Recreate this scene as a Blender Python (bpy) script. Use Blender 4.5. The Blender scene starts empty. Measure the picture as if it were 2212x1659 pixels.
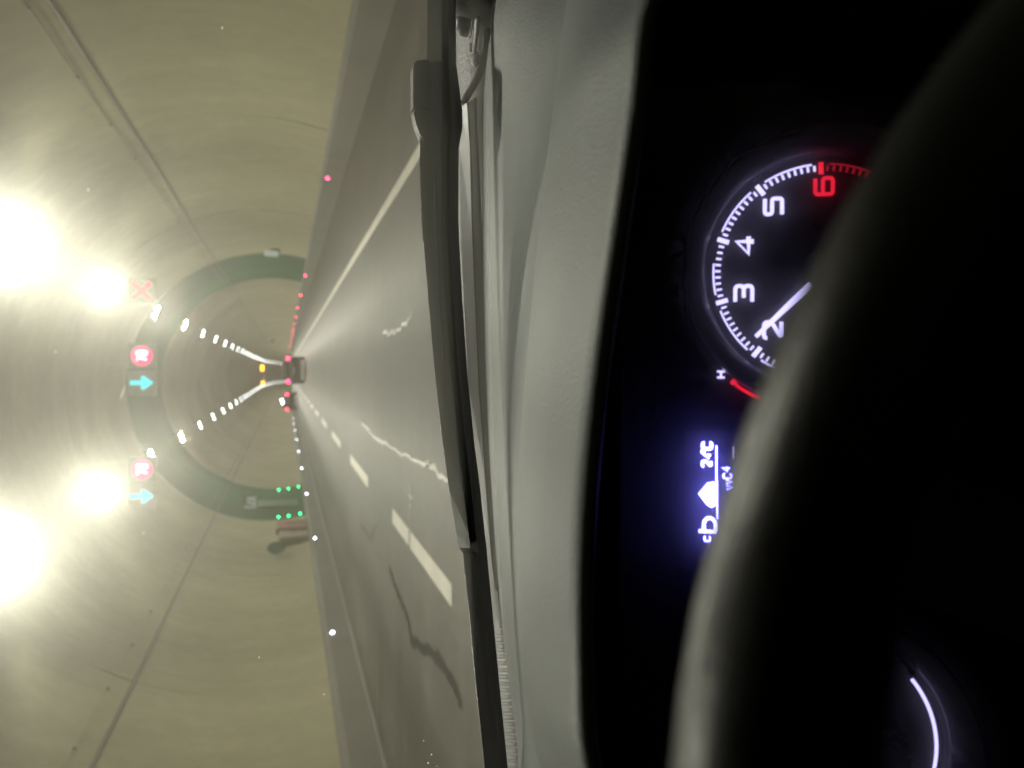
import bpy, bmesh, math, random
import numpy as np
from mathutils import Vector, Matrix
random.seed(4)
rng = np.random.default_rng(7)
SC = bpy.context.scene
COL = SC.collection

# ------------------------------------------------------------------ camera, world, exposure
F_PX, IMG_W, IMG_H = 1703.0, 2212.0, 1659.0
PITCH, YAW = math.radians(16.02), math.radians(0.92)
EYE = Vector((0.0, 0.0, 1.25))
C_FWD = Vector((-math.sin(YAW) * math.cos(PITCH), math.cos(YAW) * math.cos(PITCH), -math.sin(PITCH)))
C_RIGHT = Vector((math.cos(YAW), math.sin(YAW), 0.0))
C_UP = C_RIGHT.cross(C_FWD)
cam_data = bpy.data.cameras.new('camera')
cam = bpy.data.objects.new('camera', cam_data)
COL.objects.link(cam)
# the phone was held on its side: picture-up is world-right, picture-right is world-down
m = Matrix.Identity(4)
for i in range(3):
    m[i][0] = -C_UP[i]
    m[i][1] = C_RIGHT[i]
    m[i][2] = -C_FWD[i]
    m[i][3] = EYE[i]
cam.matrix_world = m
cam_data.sensor_width = 36.0
cam_data.lens = 36.0 * F_PX / IMG_W
cam_data.clip_start = 0.01
cam_data.clip_end = 2000.0
cam_data.dof.use_dof = True
cam_data.dof.focus_distance = 0.68
cam_data.dof.aperture_fstop = cam_data.lens / 3.5      # 3.5 mm entrance pupil
SC.camera = cam

world = bpy.data.worlds.new('World')
SC.world = world
world.use_nodes = True
bg = world.node_tree.nodes['Background']
bg.inputs[0].default_value = (0.02, 0.022, 0.03, 1)
bg.inputs[1].default_value = 0.05

SC.view_settings.view_transform = 'Standard'
SC.view_settings.look = 'None'
SC.view_settings.exposure = 0.0
SC.view_settings.gamma = 1.0
SC.render.engine = 'CYCLES'
SC.render.filter_size = 1.8
cy = SC.cycles
cy.use_denoising = True
cy.use_light_tree = True
cy.max_bounces = 6
cy.diffuse_bounces = 3
cy.use_adaptive_sampling = True
cy.adaptive_threshold = 0.02
cy.adaptive_min_samples = 16
cy.glossy_bounces = 3
cy.transmission_bounces = 4
cy.volume_bounces = 1
cy.transparent_max_bounces = 12
cy.sample_clamp_indirect = 6.0
cy.caustics_reflective = False
cy.caustics_refractive = False

LAMP_STRENGTH = 5900.0
LAMP_COLOUR = (1.0, 0.985, 0.80, 1)


def ray(px, py):
    return C_FWD + C_UP * (-(px - IMG_W / 2) / F_PX) + C_RIGHT * (-(py - IMG_H / 2) / F_PX)


def at_y(px, py, y):
    d = ray(px, py)
    return EYE + d * (y / d.y)


def at_z(px, py, z=0.0):
    d = ray(px, py)
    return EYE + d * ((z - EYE.z) / d.z)


# ------------------------------------------------------------------ materials
def new_mat(name):
    mt = bpy.data.materials.new(name)
    mt.use_nodes = True
    nt = mt.node_tree
    return mt, nt, nt.nodes['Principled BSDF']


def surf(name, col, rough=0.6, var=0.15, scale=3.0, bump=0.0, bump_scale=60.0, metal=0.0, spec=0.5,
         col2=None, stretch=None, coat=0.0, rough_var=0.1, detail=6.0):
    """procedural surface: two-colour noise, roughness noise, fine bump"""
    mt, nt, p = new_mat(name)
    N, L = nt.nodes, nt.links
    tc = N.new('ShaderNodeTexCoord')
    mp = N.new('ShaderNodeMapping')
    L.new(tc.outputs['Object'], mp.inputs[0])
    if stretch:
        mp.inputs['Scale'].default_value = stretch
    nz = N.new('ShaderNodeTexNoise')
    nz.inputs['Scale'].default_value = scale
    nz.inputs['Detail'].default_value = detail
    nz.inputs['Roughness'].default_value = 0.62
    L.new(mp.outputs[0], nz.inputs['Vector'])
    rp = N.new('ShaderNodeValToRGB')
    rp.color_ramp.elements[0].position = 0.3
    rp.color_ramp.elements[1].position = 0.72
    a = [max(0, c * (1 - var)) for c in col]
    b = [min(1, c * (1 + var)) for c in (col2 or col)]
    rp.color_ramp.elements[0].color = (*a, 1)
    rp.color_ramp.elements[1].color = (*b, 1)
    L.new(nz.outputs['Fac'], rp.inputs[0])
    L.new(rp.outputs[0], p.inputs['Base Color'])
    mr = N.new('ShaderNodeMapRange')
    mr.inputs['To Min'].default_value = max(0.02, rough - rough_var)
    mr.inputs['To Max'].default_value = min(1, rough + rough_var)
    L.new(nz.outputs['Fac'], mr.inputs['Value'])
    L.new(mr.outputs[0], p.inputs['Roughness'])
    p.inputs['Metallic'].default_value = metal
    p.inputs['Specular IOR Level'].default_value = spec
    p.inputs['Coat Weight'].default_value = coat
    if bump:
        n2 = N.new('ShaderNodeTexNoise')
        n2.inputs['Scale'].default_value = bump_scale
        n2.inputs['Detail'].default_value = 4.0
        L.new(mp.outputs[0], n2.inputs['Vector'])
        bp = N.new('ShaderNodeBump')
        bp.inputs['Strength'].default_value = bump
        bp.inputs['Distance'].default_value = 0.01
        L.new(n2.outputs['Fac'], bp.inputs['Height'])
        L.new(bp.outputs[0], p.inputs['Normal'])
    return mt


def glow(name, col, strength, sample=False):
    mt, nt, p = new_mat(name)
    p.inputs['Base Color'].default_value = (0.02, 0.02, 0.02, 1)
    p.inputs['Emission Color'].default_value = (*col[:3], 1)
    p.inputs['Emission Strength'].default_value = strength
    p.inputs['Roughness'].default_value = 0.4
    if not sample:
        mt.cycles.emission_sampling = 'NONE'
    return mt


def film(name, density, g, density2, g2, tint=(1, 1, 1)):
    """clear pane whose thin body scatters a little light forward: dust film on glass, added for the glare round lamps and dials"""
    mt = bpy.data.materials.new(name)
    mt.use_nodes = True
    nt = mt.node_tree
    nt.nodes.clear()
    out = nt.nodes.new('ShaderNodeOutputMaterial')
    add = nt.nodes.new('ShaderNodeAddShader')
    for i, (dn, gg) in enumerate(((density, g), (density2, g2))):
        v = nt.nodes.new('ShaderNodeVolumeScatter')
        v.inputs['Color'].default_value = (*tint, 1)
        v.inputs['Density'].default_value = dn
        v.inputs['Anisotropy'].default_value = gg
        nt.links.new(v.outputs[0], add.inputs[i])
    nt.links.new(add.outputs[0], out.inputs['Volume'])
    return mt


M = {}
M['lining'] = surf('lining_cream', (0.40, 0.367, 0.240), 0.75, 0.13, 0.45, 0.35, 9.0, detail=9)
M['panel'] = surf('panel_cream', (0.41, 0.375, 0.248), 0.6, 0.10, 0.5, 0.12, 6.0, detail=8)
M['lining_green'] = surf('lining_green', (0.006, 0.095, 0.022), 0.9, 0.16, 0.5, 0.25, 9.0)
M['shell'] = surf('joint_dark', (0.03, 0.027, 0.02), 0.9, 0.2, 1.0)
M['road'] = surf('road_asphalt', (0.094, 0.088, 0.076), 0.64, 0.22, 0.9, 0.45, 22.0, col2=(0.118, 0.112, 0.10),
                 stretch=(1.6, 0.35, 1), rough_var=0.09, detail=10, spec=0.09)
M['barrier'] = surf('barrier_concrete', (0.15, 0.14, 0.125), 0.8, 0.22, 1.2, 0.3, 30.0)
M['gutter'] = surf('gutter_concrete', (0.22, 0.21, 0.185), 0.7, 0.2, 1.6, 0.2, 30.0)
M['paint'] = surf('road_paint', (0.66, 0.63, 0.54), 0.6, 0.14, 2.5, 0.2, 50.0)
M['tar'] = surf('tar_dark', (0.022, 0.020, 0.018), 0.9, 0.3, 8.0, spec=0.05)
M['tar_glint'] = surf('sealant_glint', (0.27, 0.26, 0.20), 0.45, 0.35, 9.0)  # light reflected by shiny tar, put in as a pale base colour
M['conduit'] = surf('conduit_grey', (0.10, 0.093, 0.072), 0.6, 0.2, 3.0)
M['cable'] = surf('cable_tan', (0.22, 0.20, 0.14), 0.7, 0.2, 3.0)
M['housing'] = surf('sign_housing', (0.19, 0.18, 0.13), 0.7, 0.2, 4.0)
M['steel'] = surf('bracket_steel', (0.22, 0.21, 0.19), 0.5, 0.2, 6.0, metal=0.4)
M['lamp'] = glow('lamp_lens', LAMP_COLOUR, LAMP_STRENGTH, True)
M['added_visor'] = surf('added_visor_black', (0.035, 0.034, 0.03), 0.9, 0.2, 8.0, spec=0.1)
M['added_lamp_glow'] = glow('added_lamp_glow', (0.95, 1.0, 0.97), 26.0)
M['red_glow'] = glow('red_reflector', (1.0, 0.03, 0.10), 26.0)  # studs are no lamps: emission stands in for returned light
M['white_glow'] = glow('white_reflector', (0.80, 0.84, 1.0), 22.0)
M['green_led'] = glow('green_led', (0.02, 1.0, 0.30), 16.0)
M['amber_led'] = glow('amber_led', (1.0, 0.30, 0.01), 14.0)
M['sign_red'] = glow('sign_red', (1.0, 0.035, 0.19), 1.25)
M['sign_cross'] = glow('sign_cross_red', (1.0, 0.01, 0.06), 1.5)
M['sign_white'] = glow('sign_white', (0.95, 0.86, 1.0), 3.0)
M['sign_cyan'] = glow('sign_cyan', (0.0, 0.80, 0.83), 1.35)
M['exit_white'] = glow('exit_sign_white', (0.75, 0.85, 0.72), 0.42)
M['tail'] = glow('tail_lamp_red', (1.0, 0.02, 0.07), 30.0)
M['car_dark'] = surf('car_paint_dark', (0.007, 0.0065, 0.007), 0.75, 0.2, 2.0, spec=0.12)
M['car_glass'] = surf('car_glass_dark', (0.012, 0.012, 0.014), 0.12, 0.1, 2.0)
M['car_trim'] = surf('car_bumper', (0.035, 0.032, 0.032), 0.5, 0.2, 3.0)
M['plate'] = surf('number_plate', (0.42, 0.40, 0.40), 0.5, 0.1, 20.0)
M['tyre'] = surf('tyre', (0.02, 0.02, 0.02), 0.9, 0.2, 9.0)
M['red_cabinet'] = surf('cabinet_red', (0.30, 0.10, 0.065), 0.5, 0.15, 3.0)
M['tan_cabinet'] = surf('cabinet_tan', (0.27, 0.22, 0.13), 0.6, 0.15, 3.0)
M['sign_green'] = surf('plate_green', (0.035, 0.13, 0.05), 0.5, 0.2, 6.0)
M['sign_pale'] = surf('plate_pale', (0.62, 0.68, 0.58), 0.5, 0.1, 6.0)


def stained(name, col, rough, blotch, streak_scale, streak_amt, bump, soot=0.0):
    """concrete paint with broad blotches, drip streaks across the bay and fine relief"""
    mt = surf(name, col, rough, blotch, 0.5, bump, 9.0, detail=8, spec=0.2, rough_var=0.05)
    nt = mt.node_tree
    N, L = nt.nodes, nt.links
    p = N['Principled BSDF']
    src = p.inputs['Base Color'].links[0].from_socket
    tc = N.new('ShaderNodeTexCoord')
    out = src
    for sc, scale, amt, lo, hi in ((streak_scale, 1.0, streak_amt, 0.42, 0.66), ((0.30, 0.22, 0.35), 1.0, streak_amt * 1.5, 0.38, 0.64), ((3.5, 3.5, 3.5), 1.0, 0.10, 0.35, 0.7)):
        mp = N.new('ShaderNodeMapping')
        mp.inputs['Scale'].default_value = sc
        L.new(tc.outputs['Object'], mp.inputs[0])
        nz = N.new('ShaderNodeTexNoise')
        nz.inputs['Scale'].default_value = scale
        nz.inputs['Detail'].default_value = 5
        nz.inputs['Roughness'].default_value = 0.6
        L.new(mp.outputs[0], nz.inputs['Vector'])
        mr = N.new('ShaderNodeMapRange')
        mr.inputs['From Min'].default_value = lo
        mr.inputs['From Max'].default_value = hi
        mr.inputs['To Min'].default_value = 1.0 - amt
        mr.inputs['To Max'].default_value = 1.0 + amt * 0.45
        L.new(nz.outputs['Fac'], mr.inputs['Value'])
        mx = N.new('ShaderNodeMix')
        mx.data_type = 'RGBA'
        mx.blend_type = 'MULTIPLY'
        mx.inputs[0].default_value = 1.0
        L.new(out, mx.inputs[6])
        L.new(mr.outputs[0], mx.inputs[7])
        out = mx.outputs[2]
    L.new(out, p.inputs['Base Color'])
    return mt


M['lining'] = stained('lining_cream', (0.40, 0.372, 0.235), 0.92, 0.10, (0.35, 1.6, 0.35), 0.07, 0.30)
M['panel'] = stained('panel_cream', (0.40, 0.372, 0.240), 0.85, 0.08, (0.5, 1.9, 0.25), 0.07, 0.12)
M['lining_green'] = stained('lining_green', (0.001, 0.120, 0.014), 0.95, 0.12, (0.4, 2.4, 0.3), 0.22, 0.25)


def lanes(mt):
    """oil-dark strip down the middle of each lane, polished tracks beside it, faint cross bands of painted light streaks"""
    nt = mt.node_tree
    N, L = nt.nodes, nt.links
    p = N['Principled BSDF']
    src = p.inputs['Base Color'].links[0].from_socket
    rsrc = p.inputs['Roughness'].links[0].from_socket
    tc = N.new('ShaderNodeTexCoord')
    sx = N.new('ShaderNodeSeparateXYZ')
    L.new(tc.outputs['Object'], sx.inputs[0])
    nz = N.new('ShaderNodeTexNoise')
    nz.inputs['Scale'].default_value = 0.35
    nz.inputs['Detail'].default_value = 4
    L.new(tc.outputs['Object'], nz.inputs['Vector'])
    wob = N.new('ShaderNodeMath')
    wob.operation = 'MULTIPLY_ADD'
    wob.inputs[1].default_value = 0.5
    L.new(nz.outputs['Fac'], wob.inputs[0])
    L.new(sx.outputs['X'], wob.inputs[2])
    mr = N.new('ShaderNodeMapRange')
    mr.inputs['From Min'].default_value = -6.0 + 0.25
    mr.inputs['From Max'].default_value = 5.0 + 0.25
    L.new(wob.outputs[0], mr.inputs['Value'])
    rp = N.new('ShaderNodeValToRGB')
    el = rp.color_ramp.elements
    def pos(x):
        return (x + 6.0) / 11.0
    stops = [(-6, .8), (-4.9, .95), (-4.3, 1.1), (-3.5, .68), (-2.7, 1.08), (-1.75, .92), (-0.95, 1.16), (-0.05, .62), (0.3, .62), (1.05, 1.18), (2.1, .98), (3.2, .85), (5, .75)]
    while len(el) < len(stops):
        el.new(0.5)
    for e, (x, v) in zip(el, stops):
        e.position = pos(x)
        e.color = (v * 0.8, v * 0.8, v * 0.8, 1)
    L.new(mr.outputs[0], rp.inputs[0])
    # cross bands: light streaks of the windscreen smear, painted into the road colour
    mp = N.new('ShaderNodeMapping')
    mp.inputs['Scale'].default_value = (0.12, 2.2, 1)
    L.new(tc.outputs['Object'], mp.inputs[0])
    n2 = N.new('ShaderNodeTexNoise')
    n2.inputs['Scale'].default_value = 1.0
    n2.inputs['Detail'].default_value = 6
    L.new(mp.outputs[0], n2.inputs['Vector'])
    m2 = N.new('ShaderNodeMapRange')
    m2.inputs['From Min'].default_value = 0.35
    m2.inputs['From Max'].default_value = 0.65
    m2.inputs['To Min'].default_value = 1.0
    m2.inputs['To Max'].default_value = 1.45
    L.new(n2.outputs['Fac'], m2.inputs['Value'])
    n3 = N.new('ShaderNodeTexNoise')
    n3.inputs['Scale'].default_value = 7.0
    n3.inputs['Detail'].default_value = 8
    n3.inputs['Roughness'].default_value = 0.75
    L.new(tc.outputs['Object'], n3.inputs['Vector'])
    m3 = N.new('ShaderNodeMapRange')
    m3.inputs['From Min'].default_value = 0.3
    m3.inputs['From Max'].default_value = 0.7
    m3.inputs['To Min'].default_value = 0.72
    m3.inputs['To Max'].default_value = 1.28
    L.new(n3.outputs['Fac'], m3.inputs['Value'])
    out = src
    for f in (rp.outputs[0], m2.outputs[0], m3.outputs[0]):
        mx = N.new('ShaderNodeMix')
        mx.data_type = 'RGBA'
        mx.blend_type = 'MULTIPLY'
        mx.inputs[0].default_value = 1.0
        L.new(out, mx.inputs[6])
        L.new(f, mx.inputs[7])
        out = mx.outputs[2]
    L.new(out, p.inputs['Base Color'])
    # tracks are smoother, cross bands vary the sheen
    ma = N.new('ShaderNodeMath')
    ma.operation = 'MULTIPLY_ADD'
    ma.inputs[1].default_value = -0.22
    L.new(rp.outputs[0], ma.inputs[0])
    L.new(rsrc, ma.inputs[2])
    mb = N.new('ShaderNodeMath')
    mb.operation = 'MULTIPLY_ADD'
    mb.inputs[1].default_value = 0.16
    L.new(n2.outputs['Fac'], mb.inputs[0])
    L.new(ma.outputs[0], mb.inputs[2])
    L.new(mb.outputs[0], p.inputs['Roughness'])


lanes(M['road'])
# car interior
M['dash'] = surf('dash_grained', (0.074, 0.082, 0.084), 0.52, 0.12, 6.0, 0.08, 460.0, spec=0.32, rough_var=0.06)
M['spoke'] = surf('spoke_black', (0.004, 0.004, 0.004), 0.85, 0.2, 30.0, spec=0.05)
M['dash_dark'] = surf('dash_black', (0.010, 0.010, 0.011), 0.8, 0.2, 12.0, 0.2, 500.0, spec=0.12)
M['cluster_face'] = surf('cluster_black', (0.006, 0.006, 0.009), 0.45, 0.2, 20.0, spec=0.3)
M['bezel'] = surf('bezel_gloss', (0.08, 0.065, 0.09), 0.26, 0.1, 12.0)
M['leather'] = surf('wheel_leather', (0.008, 0.008, 0.0075), 0.36, 0.2, 40.0, 0.12, 700.0, spec=0.28)
M['rubber'] = surf('wiper_rubber', (0.012, 0.012, 0.013), 0.5, 0.2, 20.0)
M['spoiler'] = surf('wiper_spoiler', (0.013, 0.0135, 0.013), 0.42, 0.2, 25.0)
M['arm'] = surf('wiper_arm_grey', (0.036, 0.035, 0.040), 0.42, 0.12, 14.0)
M['cowl'] = surf('cowl_plastic', (0.135, 0.127, 0.138), 0.5, 0.10, 10.0, 0.2, 200.0)
M['edge0'] = surf('washer_steel', (0.4, 0.39, 0.4), 0.3, 0.2, 40.0, metal=0.7)
M['seal'] = surf('seal_black', (0.012, 0.011, 0.013), 0.45, 0.2, 20.0)
M['bonnet'] = surf('bonnet_paint', (0.12, 0.12, 0.125), 0.3, 0.08, 4.0, coat=0.4)
M['headliner'] = surf('headliner', (0.025, 0.024, 0.023), 0.95, 0.1, 12.0)
M['dial_white'] = glow('dial_white', (0.60, 0.55, 1.0), 1.9, True)
M['dial_soft'] = glow('dial_soft', (0.62, 0.58, 1.0), 1.2)
M['dial_red'] = glow('dial_red', (1.0, 0.015, 0.05), 0.95, True)
M['dial_red_dim'] = glow('dial_red_dim', (1.0, 0.02, 0.06), 0.28)
M['display_white'] = glow('display_white', (0.19, 0.18, 1.0), 14.0, True)
M['display_back'] = glow('display_backlight', (0.05, 0.045, 0.30), 0.03)
M['windscreen'] = film('windscreen_film', 24.0, 0.94, 6.0, 0.98, (1.0, 0.985, 0.90))
M['cluster_lens'] = film('cluster_lens_film', 90.0, 0.84, 22.0, 0.6)


# ------------------------------------------------------------------ mesh helpers
def link(name, me, mat=None, parent=None, smooth=False):
    if isinstance(me, bmesh.types.BMesh):
        b = me
        me = bpy.data.meshes.new(name)
        b.to_mesh(me)
        b.free()
    o = bpy.data.objects.new(name, me)
    COL.objects.link(o)
    if mat is not None and len(me.materials) == 0:
        me.materials.append(mat)
    if smooth:
        me.polygons.foreach_set('use_smooth', [True] * len(me.polygons))
    if parent is not None:
        o.parent = parent
    return o


def mesh_from(name, verts, faces, fix=False):
    me = bpy.data.meshes.new(name)
    me.from_pydata([tuple(v) for v in verts], [], faces)
    me.validate()
    me.update()
    if fix:
        b = bmesh.new()
        b.from_mesh(me)
        bmesh.ops.recalc_face_normals(b, faces=b.faces)
        b.to_mesh(me)
        b.free()
    return me


def tag(o, label=None, cat=None, group=None, kind=None):
    if label:
        o['label'] = label
    if cat:
        o['category'] = cat
    if group:
        o['group'] = group
    if kind:
        o['kind'] = kind
    return o


def empty(name, loc=(0, 0, 0)):
    o = bpy.data.objects.new(name, None)
    COL.objects.link(o)
    o.empty_display_size = 0.1
    o.location = loc
    return o


def add_box(bm, c, s, bev=0.0, rot=None):
    r = bmesh.ops.create_cube(bm, size=1.0)
    vs = r['verts']
    mt = Matrix.Translation(c) @ (rot.to_4x4() if rot else Matrix.Identity(4)) @ Matrix.Diagonal((*s, 1))
    bmesh.ops.transform(bm, matrix=mt, verts=vs)
    if bev:
        es = {e for v in vs for e in v.link_edges}
        bmesh.ops.bevel(bm, geom=list(es), offset=bev, segments=2, affect='EDGES', profile=0.6)
    return bm


def box(name, c, s, mat, parent=None, bev=0.0, rot=None):
    bm = bmesh.new()
    add_box(bm, Vector((0, 0, 0)), s, bev, rot)
    o = link(name, bm, mat, parent)
    o.location = c
    return o


def tube_mesh(name, pts, r, seg=8, up=Vector((0, 0, 1)), closed=False, flat=1.0, cap=True):
    """round tube along a polyline; flat squashes it along `up`"""
    P = [Vector(p) for p in pts]
    n = len(P)
    V, Fc = [], []
    rr = r if hasattr(r, '__len__') else [r] * n
    for i, p in enumerate(P):
        if closed:
            t = P[(i + 1) % n] - P[i - 1]
        else:
            t = P[min(i + 1, n - 1)] - P[max(i - 1, 0)]
        t.normalize()
        a = t.cross(up)
        if a.length < 1e-5:
            a = t.orthogonal()
        a.normalize()
        b = a.cross(t).normalized()
        for k in range(seg):
            an = 2 * math.pi * k / seg
            V.append(p + a * (math.cos(an) * rr[i]) + b * (math.sin(an) * rr[i] * flat))
    rings = n if closed else n - 1
    for i in range(rings):
        for k in range(seg):
            j, k2 = (i + 1) % n, (k + 1) % seg
            Fc.append((i * seg + k, i * seg + k2, j * seg + k2, j * seg + k))
    if not closed and cap:
        Fc.append(tuple(range(seg))[::-1])
        Fc.append(tuple((n - 1) * seg + k for k in range(seg)))
    return mesh_from(name, V, Fc)


def tube(name, pts, r, mat, parent=None, seg=8, **kw):
    return link(name, tube_mesh(name, pts, r, seg, **kw), mat, parent, smooth=True)


def loft(name, sections, mat, parent=None, closed=True, caps=True, smooth=False):
    n, k = len(sections), len(sections[0])
    V = [v for s in sections for v in s]
    Fc = []
    for i in range(n - 1):
        for j in range(k if closed else k - 1):
            j2 = (j + 1) % k
            Fc.append((i * k + j, i * k + j2, (i + 1) * k + j2, (i + 1) * k + j))
    if closed and caps:
        Fc.append(tuple(range(k))[::-1])
        Fc.append(tuple((n - 1) * k + j for j in range(k)))
    me = mesh_from(name, V, Fc)
    b = bmesh.new()
    b.from_mesh(me)
    bmesh.ops.recalc_face_normals(b, faces=b.faces)
    b.to_mesh(me)
    b.free()
    return link(name, me, mat, parent, smooth)


ORD = ['nearest', 'second nearest', 'third nearest', 'fourth nearest', 'fifth nearest', 'sixth nearest', 'seventh nearest',
       'eighth nearest', 'ninth nearest', 'tenth nearest', 'eleventh nearest', 'twelfth nearest', 'thirteenth nearest',
       'fourteenth nearest', 'fifteenth nearest', 'sixteenth nearest', 'seventeenth nearest', 'eighteenth nearest',
       'nineteenth nearest', 'twentieth nearest']


def nth(i):
    if i < len(ORD):
        return ORD[i]
    tens = {2: 'twenty', 3: 'thirty'}[(i + 1) // 10]
    unit = ['', '-first', '-second', '-third', '-fourth', '-fifth', '-sixth', '-seventh', '-eighth', '-ninth'][(i + 1) % 10]
    return (tens + unit if unit else tens[:-1] + 'ieth') + ' nearest'


# ------------------------------------------------------------------ the tunnel: line, arch, road
def drop(y):
    """beyond the crest the tunnel runs downhill"""
    return 0.0 if y < 150 else -((min(y, 320) - 150) ** 2) / 2500.0


XC, ZC, RAD = -0.65, 1.75, 5.3
BAY, BAY0 = 8.75, 15.2
K0, K1 = -5, 33                      # bays from behind the car to beyond the crest


def arch_pt(a, r=RAD):               # a: angle from the crown, positive to the right
    return XC + r * math.sin(a), ZC + r * math.cos(a)


A_LINE = math.acos((3.85 - ZC) / RAD)          # panel top line
A_BASE = math.acos((0.30 - ZC) / RAD)          # behind the barrier

tunnel = tag(empty('tunnel_lining'), kind='structure')
Y_BEG, Y_END = BAY0 + K0 * BAY, BAY0 + (K1 + 1) * BAY


def arch_strip(name, y0, y1, a0, a1, na, ny, r_in, thick, mat, wob=0.0):
    V, Fc = [], []
    ys = np.linspace(y0, y1, ny + 1)
    an = np.linspace(a0, a1, na + 1)
    for y in ys:
        for a in an:
            w = wob * math.sin(3.1 * a + 0.37 * y) * math.sin(7.3 * a + 1.1 * y + y0)
            x, z = arch_pt(a, r_in + w)
            V.append((x, y, z + drop(y)))
    for i in range(ny):
        for j in range(na):
            p = i * (na + 1) + j
            Fc.append((p, p + 1, p + na + 2, p + na + 1))
    # edges turned outwards so the joint shows depth
    rim = [i for i in range(na + 1)] + [i * (na + 1) + na for i in range(1, ny + 1)] + \
          [ny * (na + 1) + j for j in range(na - 1, -1, -1)] + [i * (na + 1) for i in range(ny - 1, 0, -1)]
    ns = len(V)
    V += [V[i] for i in rim]
    nb = len(V)
    for i in rim:
        x, y, z = V[i]
        dz = z - drop(y) - ZC
        dx = x - XC
        q = (math.hypot(dx, dz) + thick) / math.hypot(dx, dz)
        V.append((XC + dx * q, y, ZC + dz * q + drop(y)))
    n = len(rim)
    for i in range(n):
        j = (i + 1) % n
        Fc.append((ns + i, ns + j, nb + j, nb + i))
    o = link(name, mesh_from(name, V, Fc), mat, tunnel, smooth=False)
    return o


G = 0.012
for k in range(K0, K1 + 1):
    y0, y1 = BAY0 + k * BAY, BAY0 + (k + 1) * BAY
    green = (k == 2)
    ny = 6
    dr = rng.uniform(-0.012, 0.012)
    gl = 0.008 / RAD
    o = arch_strip('lining_segment', y0 + G, y1 - G, -A_LINE + 0.003, A_LINE - 0.003, 40, ny, RAD + dr, 0.05,
                   M['lining_green'] if green else M['lining'], 0.018)
    o.data.polygons.foreach_set('use_smooth', [True] * 240 + [False] * (len(o.data.polygons) - 240))
    for s in (-1, 1):
        o = arch_strip('wall_panel', y0 + G, y1 - G, s * (A_LINE + 0.005), s * A_BASE, 14, ny, RAD + rng.uniform(-0.006, 0.006), 0.05,
                       M['lining_green'] if green else M['panel'], 0.004)
        o.data.polygons.foreach_set('use_smooth', [True] * 84 + [False] * (len(o.data.polygons) - 84))
# dark shell behind the joints
V, Fc = [], []
ys = np.arange(Y_BEG - 1, Y_END + 1, 4.0)
na = 48
for y in ys:
    for j in range(na + 1):
        x, z = arch_pt(-A_BASE + 2 * A_BASE * j / na, RAD + 0.055)
        V.append((x, y, z + drop(y)))
for i in range(len(ys) - 1):
    for j in range(na):
        p = i * (na + 1) + j
        Fc.append((p, p + 1, p + na + 2, p + na + 1))
link('lining_backing', mesh_from('lining_backing', V, Fc), M['shell'], tunnel, smooth=True)

# conduits running along the wall line, with clips
for s, off in ((1, 0.0), (-1, 0.0)):
    side = 'right' if s > 0 else 'left'
    a = s * (A_LINE + 0.003)
    pts = []
    for y in np.arange(Y_BEG, Y_END, 3.0):
        x, z = arch_pt(a, RAD - 0.01)
        pts.append((x, y, z + drop(y)))
    c1 = tube('cable_conduit', pts, 0.022 if s > 0 else 0.016, M['conduit'], None, 8)
    tag(c1, 'dark conduit along the wall beside the ' + ('solid white line' if s > 0 else 'dashed lane, left wall'), 'conduit',
        'wall conduits')
    a2 = s * (A_LINE - (0.045 if s > 0 else 0.06))
    pts = []
    for y in np.arange(Y_BEG, Y_END, 3.0):
        x, z = arch_pt(a2, RAD - 0.035)
        pts.append((x, y, z + drop(y)))
    c2 = tube('thin_cable', pts, 0.010 if s > 0 else 0.005, M['cable'], None, 6)
    tag(c2, 'thin cable clipped just above the dark conduit on the ' + ('wall by the solid line' if s > 0 else 'left wall'), 'cable', 'wall cables')
    clip = None
    for y in np.arange(Y_BEG + 1.3, 120, 2.2):
        x, z = arch_pt(a2, RAD - 0.03)
        if clip is None:
            clip = box('cable_clip', (x, y, z), (0.05, 0.05, 0.05), M['cable'], c2, 0.008)
        else:
            q = clip.copy()
            COL.objects.link(q)
            q.location = (x, y, z + drop(y))

# road sheet following the line
V, Fc = [], []
xs = [-5.9 + 10.4 * i / 8 for i in range(9)]
ys = list(np.arange(Y_BEG - 2, Y_END + 2, 4.0))
for y in ys:
    for x in xs:
        V.append((x, y, drop(y)))
for i in range(len(ys) - 1):
    for j in range(8):
        p = i * 9 + j
        Fc.append((p, p + 1, p + 10, p + 9))
road = tag(link('road', mesh_from('road', V, Fc), M['road'], None, smooth=True), kind='structure')


def road_strip(name, x0, x1, y0, y1, h, mat, ny=None):
    ny = ny or max(1, int((y1 - y0) / 6))
    V, Fc = [], []
    for y in np.linspace(y0, y1, ny + 1):
        V += [(x0, y, drop(y) + h), (x1, y, drop(y) + h)]
    for i in range(ny):
        Fc.append((2 * i, 2 * i + 1, 2 * i + 3, 2 * i + 2))
    return link(name, mesh_from(name, V, Fc), mat, road)


road_strip('edge_line', 2.06, 2.21, Y_BEG, Y_END, 0.004, M['paint'], 80)
road_strip('gutter_line', -5.26, -5.06, Y_BEG, Y_END, 0.004, M['gutter'], 80)
for k in range(-3, 40):
    y0 = 6.02 + 6.5 * k
    if k == 0:      # a transverse crack splits this dash
        road_strip('lane_dash', -1.84, -1.66, y0, 8.16, 0.004, M['paint'], 1)
        road_strip('lane_dash', -1.84, -1.66, 8.26, y0 + 3.55, 0.004, M['paint'], 1)
    else:
        road_strip('lane_dash', -1.84, -1.66, y0, y0 + 3.55, 0.004, M['paint'], 1)


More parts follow.
